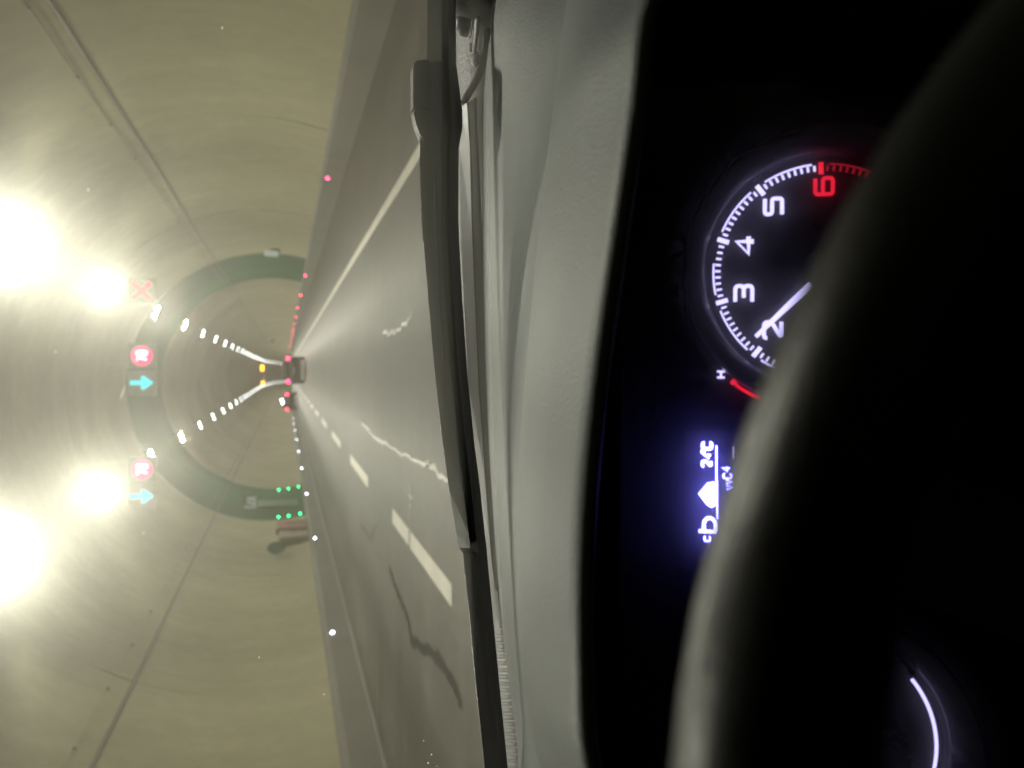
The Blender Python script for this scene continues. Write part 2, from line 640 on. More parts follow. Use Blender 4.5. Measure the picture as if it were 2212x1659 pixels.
def crack(name, pix, w, mat, h=0.0055):
    """sealed crack: an uneven ribbon on the road through the given picture points"""
    pts = [at_z(*p) for p in pix]
    fine = []
    for i in range(len(pts) - 1):
        n = 7
        for t in range(n):
            q = pts[i].lerp(pts[i + 1], t / n)
            fine.append(q + Vector((rng.normal(0, 0.018), rng.normal(0, 0.05), 0)))
    fine.append(pts[-1])
    V, Fc = [], []
    for i, q in enumerate(fine):
        t = (fine[min(i + 1, len(fine) - 1)] - fine[max(i - 1, 0)]).normalized()
        n = Vector((-t.y, t.x, 0))
        ww = w * rng.uniform(0.45, 1.2) * (0.35 if i in (0, len(fine) - 1) else 1)
        V += [(q + n * ww) + Vector((0, 0, h)), (q - n * ww) + Vector((0, 0, h))]
    for i in range(len(fine) - 1):
        Fc.append((2 * i, 2 * i + 1, 2 * i + 3, 2 * i + 2))
    return link(name, mesh_from(name, V, Fc), mat, road)


crack('sealed_crack', [(780, 915), (825, 952), (868, 982), (925, 1002), (972, 1040)], 0.026, M['tar_glint'])
crack('sealed_crack', [(828, 722), (856, 714), (880, 695), (890, 676)], 0.022, M['tar_glint'])
crack('road_seam', [(886, 1040), (887, 1080), (887, 1120), (888, 1150)], 0.02, M['tar_glint'])
crack('road_crack', [(842, 1225), (862, 1290), (882, 1335), (890, 1385), (920, 1402), (948, 1418), (975, 1470), (998, 1530)], 0.055, M['tar'])
crack('road_crack', [(780, 1130), (800, 1163), (815, 1130)], 0.02, M['tar'])
crack('road_crack', [(826, 950), (826, 985)], 0.03, M['tar_glint'])

# barriers: low concrete upstands with a sloped face and chamfered top
for s in (1, -1):
    xb = 4.36 if s > 0 else -5.30
    prof = [(0.0, -0.02), (0.02, 0.09), (0.06, 0.40), (0.085, 0.455), (0.13, 0.475), (0.62, 0.475), (0.62, -0.02)]
    secs = []
    for y in np.arange(Y_BEG, Y_END, 3.0):
        secs.append([(xb + s * px, y, pz + drop(y)) for px, pz in prof])
    b = loft('concrete_barrier', secs, M['barrier'])
    tag(b, 'low grey concrete barrier with ' + ('red reflectors past the solid white line' if s > 0 else 'white reflectors along the left lane'),
        'barrier', 'concrete barriers')

# reflector studs on the barriers, their returned light put in as emission
def stud_mesh(mat, name):
    bm = bmesh.new()
    bmesh.ops.create_uvsphere(bm, u_segments=10, v_segments=6, radius=0.032)
    me = bpy.data.meshes.new(name)
    bm.to_mesh(me)
    bm.free()
    me.materials.append(mat)
    return me


sr, sw = stud_mesh(M['red_glow'], 'red_stud'), stud_mesh(M['white_glow'], 'white_stud')
plate_me = None
for s in (1, -1):
    Y = [18.5] + [37.6 + 9.75 * i for i in range(13)] if s > 0 else [16.4 + 9.45 * i for i in range(9)]
    for i, y in enumerate(Y):
        o = link('barrier_reflector', sr if s > 0 else sw)
        x = 4.36 + 0.035 if s > 0 else -5.30 - 0.04
        z = (0.33 + min(0.12, 0.0028 * (y - 18))) if s > 0 else (0.33 + min(0.1, 0.0024 * (y - 16)))
        o.location = (x, y, z + drop(y))
        if s > 0:
            lb = nth(i) + ' red reflector on the barrier past the solid line'
        else:
            lb = nth(i) + ' white reflector on the barrier of the left lane'
        tag(o, lb, 'reflector', 'red barrier reflectors' if s > 0 else 'white barrier reflectors')


# ------------------------------------------------------------------ ceiling lamps
def quad_mesh(name, rects, mat):
    """flat rectangles: (centre, half vector a, half vector b)"""
    V, Fc = [], []
    for c, p, q in rects:
        c, p, q = Vector(c), Vector(p), Vector(q)
        n = len(V)
        V += [c - p - q, c + p - q, c + p + q, c - p + q]
        Fc.append((n, n + 1, n + 2, n + 3))
    me = mesh_from(name, V, Fc)
    me.materials.append(mat)
    return me


# fitting: two narrow lenses aimed down the road; visor added to cut far glare, glow patches to show far lamps
LT = 0.68
tv = Vector((0, math.cos(LT), -math.sin(LT)))
lens_me = quad_mesh('lamp_lens', [((0, 0, 0), (0.10, 0, 0), tv * 0.016)], M['lamp'])
glow_me = quad_mesh('added_lamp_glow', [((0, -0.191, 0.022), (0.05, 0, 0), (0, 0, 0.026))], M['added_lamp_glow'])  # glowing patches added so that far lamps still show as dots
bm = bmesh.new()
add_box(bm, Vector((0, -0.02, 0.07)), (0.50, 0.20, 0.05), 0.012)
add_box(bm, Vector((0, -0.15, 0.072)), (0.48, 0.05, 0.03))
for sx in (-0.23, 0.23):
    add_box(bm, Vector((sx, 0.06, 0.23)), (0.025, 0.025, 0.34))
body_me = bpy.data.meshes.new('lamp_body')
bm.to_mesh(body_me)
bm.free()
body_me.materials.append(M['steel'])
bm = bmesh.new()
add_box(bm, Vector((0, -0.18, 0.026)), (0.50, 0.012, 0.115))  # added plate that cuts the glare of far lamps
for sx in (-0.245, 0.245):
    add_box(bm, Vector((sx, -0.054, -0.02)), (0.01, 0.228, 0.21))
add_box(bm, Vector((0, math.sin(LT), math.cos(LT))) * 0.006, (0.48, 0.044, 0.004), 0.0, Matrix.Rotation(-LT, 3, 'X'))
added_visor_me = bpy.data.meshes.new('added_visor')
bm.to_mesh(added_visor_me)
bm.free()
added_visor_me.materials.append(M['added_visor'])
LAMP_Y0, LAMP_DY = 22.95, 8.75
for s in (1, -1):
    cnt = 0
    for k in range(-5, 30):
        y = LAMP_Y0 + k * LAMP_DY
        if k == -1:
            y = 15.25
        x, z = (2.14, 5.84) if s > 0 else (-3.18, 6.0)
        o = tag(empty('ceiling_lamp', (x, y, z + drop(y))), None, 'lamp',
                'lamp row above the solid line side' if s > 0 else 'lamp row above the left lane')
        # tilt each fitting towards the road, following the arch
        o.rotation_euler = (0, (0.30 if s > 0 else -0.30), 0)
        link('lamp_body', body_me, None, o)
        link('added_visor', added_visor_me, None, o)
        for q in (-0.13, 0.13):
            l = link('lamp_lens', lens_me, None, o)
            l.location = (q, 0, 0.0)
            l = link('added_lamp_glow', glow_me, None, o)
            l.location = (q, 0, 0.0)
        if y > 5:
            lb = nth(cnt) + ' ceiling lamp of the row ' + ('on the solid-line side' if s > 0 else 'over the left lane')
            cnt += 1
        else:
            lb = nth(2 - (k + 5)) + ' ceiling lamp behind the car, row ' + ('on the solid-line side' if s > 0 else 'over the left lane')
        o['label'] = lb

# ------------------------------------------------------------------ lane signals
GY = 26.0


def flat_disc(r, seg=28, inner=None):
    V, Fc = [], []
    for i in range(seg):
        a = 2 * math.pi * i / seg
        V.append((r * math.cos(a), 0, r * math.sin(a)))
    if inner is None:
        Fc.append(tuple(range(seg)))
    else:
        for i in range(seg):
            a = 2 * math.pi * i / seg
            V.append((inner * math.cos(a), 0, inner * math.sin(a)))
        for i in range(seg):
            j = (i + 1) % seg
            Fc.append((i, j, seg + j, seg + i))
    return V, Fc


def stroke_obj(name, polys, r, mat, parent, origin, ax, up, nrm, flat=0.25, seg=6):
    """lettering: rounded strokes through 2D polylines laid on the plane (ax, up)"""
    V, Fc = [], []
    for pl in polys:
        pts = [origin + ax * p[0] + up * p[1] for p in pl]
        me = tube_mesh('tmp', pts, r, seg, up=nrm, flat=flat)
        b = len(V)
        V += [v.co.copy() for v in me.vertices]
        Fc += [tuple(i + b for i in p.vertices) for p in me.polygons]
        bpy.data.meshes.remove(me)
    return link(name, mesh_from(name, V, Fc), mat, parent, smooth=True)


def rnd(pl, c=0.12, n=3):
    """round the corners of a polyline"""
    out = [Vector((*pl[0], 0))]
    for i in range(1, len(pl) - 1):
        a, b, d = Vector((*pl[i - 1], 0)), Vector((*pl[i], 0)), Vector((*pl[i + 1], 0))
        la, ld = min(c, (a - b).length * 0.5), min(c, (d - b).length * 0.5)
        p0, p1 = b + (a - b).normalized() * la, b + (d - b).normalized() * ld
        for t in range(n + 1):
            u = t / n
            out.append(p0 * (1 - u) ** 2 + b * (2 * u * (1 - u)) + p1 * u * u)
    out.append(Vector((*pl[-1], 0)))
    return [(v.x, v.y) for v in out]


# unit glyphs: width 0.8, height 1, centred
GL = {
    '0': [rnd([(0, -.5), (-.4, -.5), (-.4, .5), (.4, .5), (.4, -.5), (0, -.5)], .25)],
    '2': [rnd([(-.4, .3), (-.4, .5), (.4, .5), (.4, .05), (-.4, -.5), (.42, -.5)], .2)],
    '3': [rnd([(-.4, .5), (.4, .5), (.4, 0), (-.2, 0)], .2), rnd([(-.2, 0), (.4, 0), (.4, -.5), (-.4, -.5)], .2)],
    '4': [[(.2, -.5), (.2, .5), (-.42, -.2), (.45, -.2)]],
    '5': [rnd([(.4, .5), (-.38, .5), (-.38, .08), (.4, .08), (.4, -.5), (-.4, -.5)], .14)],
    '6': [rnd([(.38, .5), (-.4, .5), (-.4, -.5), (.4, -.5), (.4, .06), (-.4, .06)], .16)],
    '7': [[(-.4, .46), (.4, .46), (-.1, -.5)]],
    'C': [rnd([(.4, .28), (.4, .5), (-.4, .5), (-.4, -.5), (.4, -.5), (.4, -.28)], .3)],
    'H': [[(-.36, -.5), (-.36, .5)], [(.36, -.5), (.36, .5)], [(-.36, 0), (.36, 0)]],
    'v': [[(-.36, .3), (0, -.5), (.36, .3)]],
    'o': [rnd([(0, .5), (.2, .5), (.2, .15), (-.2, .15), (-.2, .5), (0, .5)], .12)],
    'c': [rnd([(.3, .2), (.3, .35), (-.3, .35), (-.3, -.5), (.3, -.5), (.3, -.3)], .25)],
}


def glyph(ch, w, h, dx=0.0, dy=0.0):
    return [[(p[0] * w + dx, p[1] * h + dy) for p in pl] for pl in GL[ch]]


def signal(x, kind, label):
    z = 5.43
    o = empty('lane_signal', (x, GY, z))
    tag(o, label, 'traffic signal', 'overhead lane signals')
    bm = bmesh.new()
    add_box(bm, Vector((0, 0.08, 0)), (0.78, 0.14, 0.78), 0.02)
    link('housing', bm, M['housing'], o)
    bm = bmesh.new()
    xr = x - XC
    ztop = ZC + math.sqrt(RAD ** 2 - xr ** 2) - z
    for q in (-0.24, 0.24):
        add_box(bm, Vector((q, 0.09, (0.39 + ztop) / 2)), (0.009, 0.009, ztop - 0.39 + 0.1))
    link('hanger', bm, M['panel'], o)
    O = Vector((0, -0.012, 0))
    ax, up, nr = Vector((1, 0, 0)), Vector((0, 0, 1)), Vector((0, 1, 0))
    if kind == '70':
        V, Fc = flat_disc(0.305, 32, 0.205)
        r_ = link('red_ring', mesh_from('red_ring', V, Fc), M['sign_red'], o)
        r_.location = (0, 0.004, 0)
        V, Fc = flat_disc(0.2045, 32)
        d_ = link('ring_field', mesh_from('ring_field', V, Fc), M['sign_red'], o)
        d_.location = (0, 0.0045, 0)
        stroke_obj('numeral', glyph('7', 0.135, 0.27, -0.090), 0.021, M['sign_white'], o, O, ax, up, nr)
        stroke_obj('numeral', glyph('0', 0.135, 0.27, 0.090), 0.021, M['sign_white'], o, O, ax, up, nr)
    elif kind == 'arrow':
        V = [(-0.065, 0, 0.33), (0.065, 0, 0.33), (0.065, 0, -0.02), (0.155, 0, 0.04), (0.205, 0, 0.0), (0.205, 0, -0.06), (0, 0, -0.33),
             (-0.205, 0, -0.06), (-0.205, 0, 0.0), (-0.155, 0, 0.04), (-0.065, 0, -0.02)]
        a_ = link('arrow', mesh_from('arrow', V, [tuple(range(11))]), M['sign_cyan'], o)
        a_.location = (0, -0.004, 0)
    else:
        stroke_obj('cross', [[(-0.25, -0.25), (0.25, 0.25)], [(-0.25, 0.25), (-0.02, 0.02)], [(0.02, -0.02), (0.25, -0.25)]], 0.07,
                   M['sign_cross'], o, O, ax, up, nr)
    return o


signal(0.43, '70', 'lit red circle speed signal reading 70 over the middle lane')
signal(-0.38, 'arrow', 'cyan down-arrow lane signal beside the middle 70 signal')
signal(-3.01, '70', 'lit red circle 70 signal over the left lane beside lamp glare')
signal(-3.82, 'arrow', 'cyan down-arrow lane signal half lost in the left lamp glare')
signal(2.40, 'cross', 'red cross lane signal close to the bright lamp glare')

# amber message sign far ahead
o = tag(empty('message_sign', (-0.9, 155, 5.42)), 'far dark overhead message sign with two amber lamps', 'message sign')
box('panel', (0, 0.1, 0), (3.4, 0.2, 1.0), M['housing'], o, 0.03)
box('amber_lamp', (1.42, -0.03, 0.06), (1.0, 0.06, 0.42), M['amber_led'], o, 0.02)
box('amber_lamp', (-1.46, -0.03, -0.06), (0.7, 0.06, 0.3), M['amber_led'], o, 0.02)
box('hanger', (0, 0.12, 0.95), (0.1, 0.1, 1.0), M['steel'], o)

# ------------------------------------------------------------------ emergency exit bay and wall equipment
def wall_x(z, s, inset=0.0):
    return XC + s * (math.sqrt(RAD ** 2 - (z - ZC) ** 2) - inset)


gled = stud_mesh(M['green_led'], 'green_stud')
gp = [(40.0, 1.57), (40.0, 1.12), (40.0, 0.64), (32.5, 1.52), (32.5, 1.13), (32.5, 0.70)]
hg = ['upper', 'middle', 'lower']
for i, (y, z) in enumerate(gp):
    o = link('exit_light', gled)
    o.location = (wall_x(z, -1, 0.15), y, z)
    tag(o, hg[i % 3] + ' green exit light on the ' + ('far' if i < 3 else 'near') + ' edge of the green bay', 'exit light', 'green exit lights')

# recessed exit door in the green bay
o = tag(empty('exit_door', (-5.88, 36.4, 0.48)), 'dark green emergency exit door in the left green bay', 'door')
box('door_leaf', (0.0, 0, 1.05), (0.06, 1.9, 2.1), M['sign_green'], o, 0.01)
for q in (-1.0, 1.0):
    box('door_frame', (0.02, q, 1.08), (0.09, 0.08, 2.2), M['sign_green'], o, 0.005)
box('door_handle', (0.06, 0.6, 1.0), (0.05, 0.4, 0.05), M['steel'], o, 0.01)

# exit sign with pictogram, projecting from the wall
o = tag(empty('exit_sign', (-5.62, 35.2, 2.71)), 'square green exit sign with pale figure above the exit door', 'sign')
box('plate', (0, 0.03, 0), (0.62, 0.04, 0.62), M['sign_green'], o, 0.01)
stroke_obj('pictogram', [[(-.19, .19), (-.19, -.19), (.19, -.19)], [(.19, -.19), (.17, .12)], [(-.19, .19), (-.1, .16)],
                         [(-.05, -.19), (0.0, 0.0), (.05, .12)]], 0.035, M['exit_white'], o, Vector((0, -0.005, 0)), Vector((1, 0, 0)), Vector((0, 0, 1)),
           Vector((0, 1, 0)))
box('bracket', (-0.2, 0.06, 0), (0.3, 0.04, 0.08), M['steel'], o)

o = tag(empty('wall_sign', (4.55, 31.5, 1.78)), 'small pale sign on the right wall at the green bay edge', 'sign')
box('plate', (-0.08, 0.0, 0), (0.20, 0.03, 0.52), M['exit_white'], o, 0.006)
box('bracket', (0.02, 0.04, -0.15), (0.16, 0.04, 0.34), M['housing'], o, 0.006)

o = tag(empty('distance_sign', (4.35, 116, 3.05)), 'tiny pale sign far off on the right wall', 'sign')
box('plate', (-0.1, 0, 0), (0.7, 0.04, 0.55), M['sign_pale'], o, 0.02)
box('bracket', (0.3, 0.05, 0), (0.5, 0.04, 0.1), M['steel'], o)

o = tag(empty('hose_cabinet', (-5.80, 30.6, 0.48)), 'faded red fire hose cabinet on the left wall', 'cabinet')
box('cabinet_body', (-0.05, 0, 0.56), (0.22, 1.7, 1.10), M['red_cabinet'], o, 0.02)
box('cabinet_door', (0.075, -0.4, 0.56), (0.03, 0.76, 1.0), M['red_cabinet'], o, 0.006)
box('cabinet_door', (0.075, 0.42, 0.56), (0.03, 0.76, 1.0), M['red_cabinet'], o, 0.006)
box('cabinet_handle', (0.10, 0.0, 0.6), (0.03, 0.04, 0.2), M['steel'], o)
o = tag(empty('equipment_cabinet', (-5.74, 28.4, 0.48)), 'tan equipment cabinet beside the red hose cabinet', 'cabinet')
box('cabinet_body', (-0.05, 0, 0.5), (0.20, 1.2, 1.0), M['tan_cabinet'], o, 0.02)
box('cabinet_door', (0.06, 0, 0.5), (0.03, 1.08, 0.9), M['tan_cabinet'], o, 0.006)
box('cabinet_handle', (0.085, 0.38, 0.5), (0.03, 0.04, 0.16), M['steel'], o)
o = tag(empty('oval_sign', (-5.72, 26.5, 1.55)), 'small dark green oval sign on the left wall near the cabinets', 'sign')
V, Fc = flat_disc(1.0, 20)
me = mesh_from('plate', [(v[0] * 0.20, -0.02, v[2] * 0.28) for v in V] + [(v[0] * 0.20, 0.02, v[2] * 0.28) for v in V],
               [tuple(range(20)), tuple(range(39, 19, -1))] + [(i, (i + 1) % 20, 20 + (i + 1) % 20, 20 + i) for i in range(20)])
link('plate', me, M['sign_green'], o)
box('bracket', (-0.1, 0.04, 0), (0.26, 0.03, 0.06), M['steel'], o)


# ------------------------------------------------------------------ vehicles ahead
def rear_car(name, loc, w, h, length, label, tail_z, tail_half, roof_w, plate=True, roof_spots=False):
    o = tag(empty(name, loc), label, 'car', 'cars ahead')
    hw, rw = w / 2, roof_w / 2
    # stations from the tail forward: (y, belt half width, roof z or None)
    def sec(y, zb, zbelt, zr, hwb, hwr, hood=False):
        return [Vector((-hwb * 0.94, y, zb)), Vector((-hwb, y, zb + 0.18)), Vector((-hwb, y, zbelt * 0.8)), Vector((-hwb * 0.96, y, zbelt)), Vector((-hwr, y, zr - 0.08)),
                Vector((-hwr * 0.86, y, zr)), Vector((hwr * 0.86, y, zr)), Vector((hwr, y, zr - 0.08)), Vector((hwb * 0.96, y, zbelt)), Vector((hwb, y, zbelt * 0.8)),
                Vector((hwb, y, zb + 0.18)), Vector((hwb * 0.94, y, zb))]
    belt = h * 0.63
    S = [sec(0.0, 0.36, belt * 0.94, belt * 0.99, hw * 0.95, hw * 0.86), sec(0.10, 0.28, belt, belt + 0.12, hw, hw * 0.88),
         sec(0.40, 0.24, belt, h - 0.10, hw, rw * 1.03), sec(0.75, 0.24, belt, h, hw, rw), sec(2.0, 0.24, belt, h, hw, rw),
         sec(2.7, 0.24, belt, h - 0.12, hw, rw * 0.97), sec(3.35, 0.24, belt, belt + 0.09, hw, rw * 1.05), sec(length, 0.3, belt * 0.75, belt * 0.8, hw * 0.94, rw * 0.95)]
    loft('body', S, M['car_dark'], o)
    # rear window lying on the tailgate slope
    zb, zt = belt + 0.14, h - 0.13
    V = [(-rw * 0.92, 0.085, zb), (rw * 0.92, 0.085, zb), (rw * 0.84, 0.38, zt), (-rw * 0.84, 0.38, zt)]
    V2 = [(x, y - 0.03, z + 0.01) for x, y, z in V]
    link('rear_window', mesh_from('rear_window', V2 + V, [(0, 1, 2, 3), (4, 7, 6, 5), (0, 4, 5, 1), (1, 5, 6, 2), (2, 6, 7, 3), (3, 7, 4, 0)]), M['car_glass'], o)
    for s in (-1, 1):
        box('tail_lamp', (s * tail_half, -0.02, tail_z), (0.16, 0.08, 0.17), M['tail'], o, 0.03)
        for yy in (0.75, length - 0.85):
            bm = bmesh.new()
            bmesh.ops.create_cone(bm, cap_ends=True, segments=20, radius1=0.34, radius2=0.34, depth=0.22)
            bmesh.ops.rotate(bm, verts=bm.verts, matrix=Matrix.Rotation(math.pi / 2, 3, 'Y'))
            wl = link('wheel', bm, M['tyre'], o)
            wl.location = (s * (hw - 0.12), yy, 0.34)
        box('door_mirror', (s * (hw + 0.1), 2.75, belt + 0.08), (0.2, 0.1, 0.15), M['car_dark'], o, 0.03)
    box('bumper', (0, -0.03, 0.46), (w * 0.97, 0.16, 0.20), M['car_trim'], o, 0.05)
    box('valance', (0, 0.0, 0.29), (w * 0.88, 0.12, 0.13), M['car_glass'], o, 0.03)
    if plate:
        box('number_plate', (0, -0.02, 0.72), (0.44, 0.02, 0.12), M['plate'], o, 0.005)
        for q in (-0.3, 0.32, 0.45):
            box('plate_dot', (q, -0.02, 0.84), (0.035, 0.02, 0.03), M['white_dim'], o)
    if roof_spots:
        for q, zz in ((0.16, 0.14), (-0.14, 0.05)):
            box('roof_spot', (q, 0.5, h + zz), (0.26, 0.1, 0.16), M['white_glow'], o, 0.03)  # two glowing white spots above the roof
        box('spot_bar', (0, 0.56, h + 0.02), (1.1, 0.08, 0.05), M['car_trim'], o, 0.01)
    return o


M['white_dim'] = glow('plate_dot', (1, 0.95, 0.9), 3.0)  # small glowing dots near the number plate
rear_car('suv', (0.05, 56.0, 0.0), 1.88, 1.50, 4.5, 'dark car ahead in the middle lane with red tail lamps and pale plate', 1.08, 0.79, 1.35)
rear_car('hatchback', (-3.48, 92.0, 0.0), 1.98, 1.52, 4.4, 'dark car farther off in the left lane with white lights on top', 1.10, 0.83, 1.45, plate=False, roof_spots=True)

# ------------------------------------------------------------------ own car
car = tag(empty('driven_car', (-0.45, 0.0, 0.0)), 'grey-black dashboard, wiper, lit dials and steering wheel of the car one sits in', 'car')
CARLOC = Vector((-0.45, 0, 0))


def own(o):
    """parts are modelled in road coordinates; hang them under the car without moving them"""
    o.parent = car
    o.matrix_parent_inverse = Matrix.Translation(-CARLOC)
    return o


def sub(o, p):
    o.parent = p
    o.matrix_parent_inverse = Matrix.Identity(4)
    return o


def curve_z(pix, y, ends):
    pts = [at_y(px, py, y) for px, py in pix]
    fx, fz = np.array([p.x for p in pts]), np.array([p.z for p in pts])
    k = np.polyfit(fx, fz, 3 if len(pts) < 9 else 4)
    gx = np.linspace(fx.min(), fx.max(), 9)
    P = sorted([(a, float(np.polyval(k, a))) for a in gx] + list(ends))
    return np.array([p[0] for p in P]), np.array([p[1] for p in P])


def smooth_interp(x, X, Z):
    """cubic (Catmull-Rom) through sorted points"""
    i = int(np.clip(np.searchsorted(X, x) - 1, 0, len(X) - 2))
    h = X[i + 1] - X[i]
    t = (x - X[i]) / h
    def slope(k):
        if k == 0 or k == len(X) - 1:
            return 0.0
        return (Z[k + 1] - Z[k - 1]) / (X[k + 1] - X[k - 1])
    m0, m1 = slope(i) * h, slope(i + 1) * h
    t2, t3 = t * t, t * t * t
    return (2 * t3 - 3 * t2 + 1) * Z[i] + (t3 - 2 * t2 + t) * m0 + (-2 * t3 + 3 * t2) * Z[i + 1] + (t3 - t2) * m1


HOOD = [(1395, 0), (1370, 200), (1340, 400), (1312, 600), (1285, 800), (1263, 1000), (1251, 1200), (1250, 1400), (1264, 1659)]
FAR = [(1225, 0), (1192, 250), (1164, 518), (1139, 768), (1127, 925), (1121, 1100), (1121, 1280), (1132, 1450), (1168, 1659)]
RIDGE = [(1066, 0), (1066, 250), (1071, 518), (1083, 737), (1098, 1018), (1108, 1300), (1135, 1659)]
BASE = [(1051, 0), (1044, 250), (1041, 518), (1052, 831), (1064, 1037), (1074, 1280), (1122, 1659)]
YH, YF, YR, YB = 0.33, 0.54, 0.72, 0.86
ch = curve_z(HOOD, YH, [(-0.42, 1.055), (-1.28, 1.04), (0.36, 1.02)])
cf = curve_z(FAR, YF, [(-0.50, 1.070), (-1.28, 1.06), (0.37, 1.035)])
cr = curve_z(RIDGE, YR, [(-0.60, 1.055), (-1.28, 1.045), (0.38, 1.05)])
cb = curve_z(BASE, YB, [(-0.65, 1.005), (-1.28, 0.99), (0.40, 1.03)])
xs = np.linspace(-1.27, 0.35, 130)
secs = []
for x in xs:
    zh, zf, zr, zb = (smooth_interp(x, *c) for c in (ch, cf, cr, cb))
    prof = [(YH + 0.10, zh - 0.030), (YH + 0.03, zh - 0.014), (YH + 0.008, zh - 0.0105), (YH + 0.002, zh - 0.0085), (YH, zh - 0.005), (YH + 0.0025, zh - 0.0018), (YH + 0.007, zh - 0.0004), (YH + 0.014, zh), (YH + 0.024, zh - 0.0006)]
    for t in (0.25, 0.5, 0.75, 0.92):
        prof.append((YH + (YF - YH) * t, zh + (zf - zh) * t + 0.012 * math.sin(math.pi * t)))
    prof += [(YF, zf), (YF + 0.012, zf - 0.006), (YF + 0.03, zf - 0.010)]
    for t in (0.35, 0.65, 0.9):
        prof.append((YF + 0.03 + (YR - YF - 0.03) * t, zf - 0.010 + (zr - zf + 0.010) * t))
    prof += [(YR, zr), (YR + 0.012, zr - 0.002), (YR + 0.024, zr - 0.007)]
    for t in (0.3, 0.6, 1.0):
        prof.append((YR + 0.024 + (YB - YR - 0.024) * t, zr - 0.007 + (zb - zr + 0.007) * t))
    prof.append((YB + 0.03, zb - 0.06))
    secs.append([(x, y, z) for y, z in prof])
dash = loft('dashboard', secs, M['dash'], closed=False, smooth=True)
own(dash)
# lower dash panel, in the dark below the hood
bm = bmesh.new()
add_box(bm, Vector((-0.46, 0.62, 0.66)), (1.62, 0.34, 0.66), 0.03)
sub(link('lower_panel', bm, M['spoke']), dash)

# ---- instrument cluster
TILT = math.radians(24)
cax, cup, cnr = Vector((1, 0, 0)), Vector((0, math.sin(TILT), math.cos(TILT))), Vector((0, -math.cos(TILT), math.sin(TILT)))
TC = at_y(1778, 586, 0.372)
RT = 231.0 / F_PX * (TC - EYE).dot(C_FWD)


def on_face(px, py, lift=0.0):
    """point on the dial plane seen at a picture position -> (u, v) on that plane"""
    d = ray(px, py)
    t = (TC - EYE).dot(cnr) / d.dot(cnr)
    p = EYE + d * t - TC
    return p.dot(cax), p.dot(cup)


bm = bmesh.new()
add_box(bm, Vector((0, 0, 0)), (0.46, 0.012, 0.21))
face = link('instrument_cluster', bm, M['cluster_face'])
bmR = Matrix((( cax.x, -cnr.x, cup.x), (cax.y, -cnr.y, cup.y), (cax.z, -cnr.z, cup.z)))
face.data.transform(bmR.to_4x4())
face.data.transform(Matrix.Translation(TC - cnr * 0.008 + cax * (-0.125) + cup * 0.01))
own(face)


def P(u, v, l=0.0):
    return TC + cax * u + cup * v + cnr * l


def dial_arc(name, R, a0, a1, r, mat, n=24, cu=0.0, cv=0.0, lift=0.0):
    pts = [P(cu + R * math.sin(a), cv + R * math.cos(a), lift) for a in np.linspace(a0, a1, n)]
    return sub(link(name, tube_mesh(name, pts, r, 6, up=cnr, flat=0.4), mat, None, smooth=True), face)


D2R = math.pi / 180
STEP = 35.0
A4 = 18.2
def adeg(v):
    return (A4 + (v - 4) * STEP) * D2R


def tick(bm, a, r0, r1, w, cu=0.0, cv=0.0, lift=0.0008):
    d = cax * math.sin(a) + cup * math.cos(a)
    t = cax * math.cos(a) - cup * math.sin(a)
    b = TC + cax * cu + cup * cv
    vs = [b + d * r + t * q + cnr * l for l in (0, lift) for r, q in ((r0, -w), (r0, w), (r1, w), (r1, -w))]
    v = [bm.verts.new(x) for x in vs]
    for f in ((4, 5, 6, 7), (0, 3, 2, 1), (0, 1, 5, 4), (1, 2, 6, 5), (2, 3, 7, 6), (3, 0, 4, 7)):
        bm.faces.new([v[i] for i in f])


for v in range(1, 7):
    bm = bmesh.new()
    tick(bm, adeg(v), RT * 0.905, RT * 1.015, RT * 0.021)
    sub(link('major_tick', bm, M['dial_red'] if v == 6 else M['dial_white']), face)
    for j in range(1, 10):
        if v == 6 and j > 7:
            break
        bm = bmesh.new()
        tick(bm, adeg(v + j / 10), RT * 0.935, RT * (0.985), RT * 0.0095)
        sub(link('minor_tick', bm, M['dial_red_dim'] if v == 6 else M['dial_white']), face)
    # scale arc between two figures; it stops short of the figure marks
    lo, hi = (0.13, 0.87)
    if v == 3:
        hi = 0.62
    dial_arc('scale_arc', RT * 1.0, adeg(v + lo), adeg(v + hi), RT * 0.0085, M['dial_red_dim'] if v == 6 else M['dial_white'])
for ch_, px, py in (('6', 1779, 403), ('5', 1670, 447), ('4', 1609, 531), ('3', 1606, 635), ('2', 1668, 713)):
    u, v = on_face(px, py)
    q = stroke_obj('numeral', glyph(ch_, 0.0110, 0.0092), 0.00135 if ch_ == '4' else 0.00108, M['dial_red'] if ch_ == '6' else M['dial_white'], None, P(u, v, 0.001), cax, cup, cnr)
    sub(q, face)
for ch_ in '1':
    a = adeg(1)
    sub(stroke_obj('numeral', [[(0, -.005), (0, .005)]], 0.0011, M['dial_white'], None, P(RT * .72 * math.sin(a), RT * .72 * math.cos(a), .001), cax, cup, cnr), face)
# needle from the hub to just past 2
ut, vt = on_face(1630, 728)
uh, vh = ut * -0.02, vt * -0.02
nd = [P(ut * t, vt * t, 0.004) for t in np.linspace(0.0, 1.0, 8)]
sub(link('needle', tube_mesh('needle', nd, [0.0021 * (1 - 0.45 * t) for t in np.linspace(0, 1, 8)], 8, up=cnr, flat=0.35), M['dial_white'], None, smooth=True), face)
bm = bmesh.new()
bmesh.ops.create_cone(bm, cap_ends=True, segments=24, radius1=0.012, radius2=0.009, depth=0.012)
hub = link('needle_hub', bm, M['dash_dark'])
hub.data.transform((Matrix.Translation(P(0, 0, 0.006)) @ cnr.to_track_quat('Z', 'Y').to_matrix().to_4x4()))
sub(hub, face)
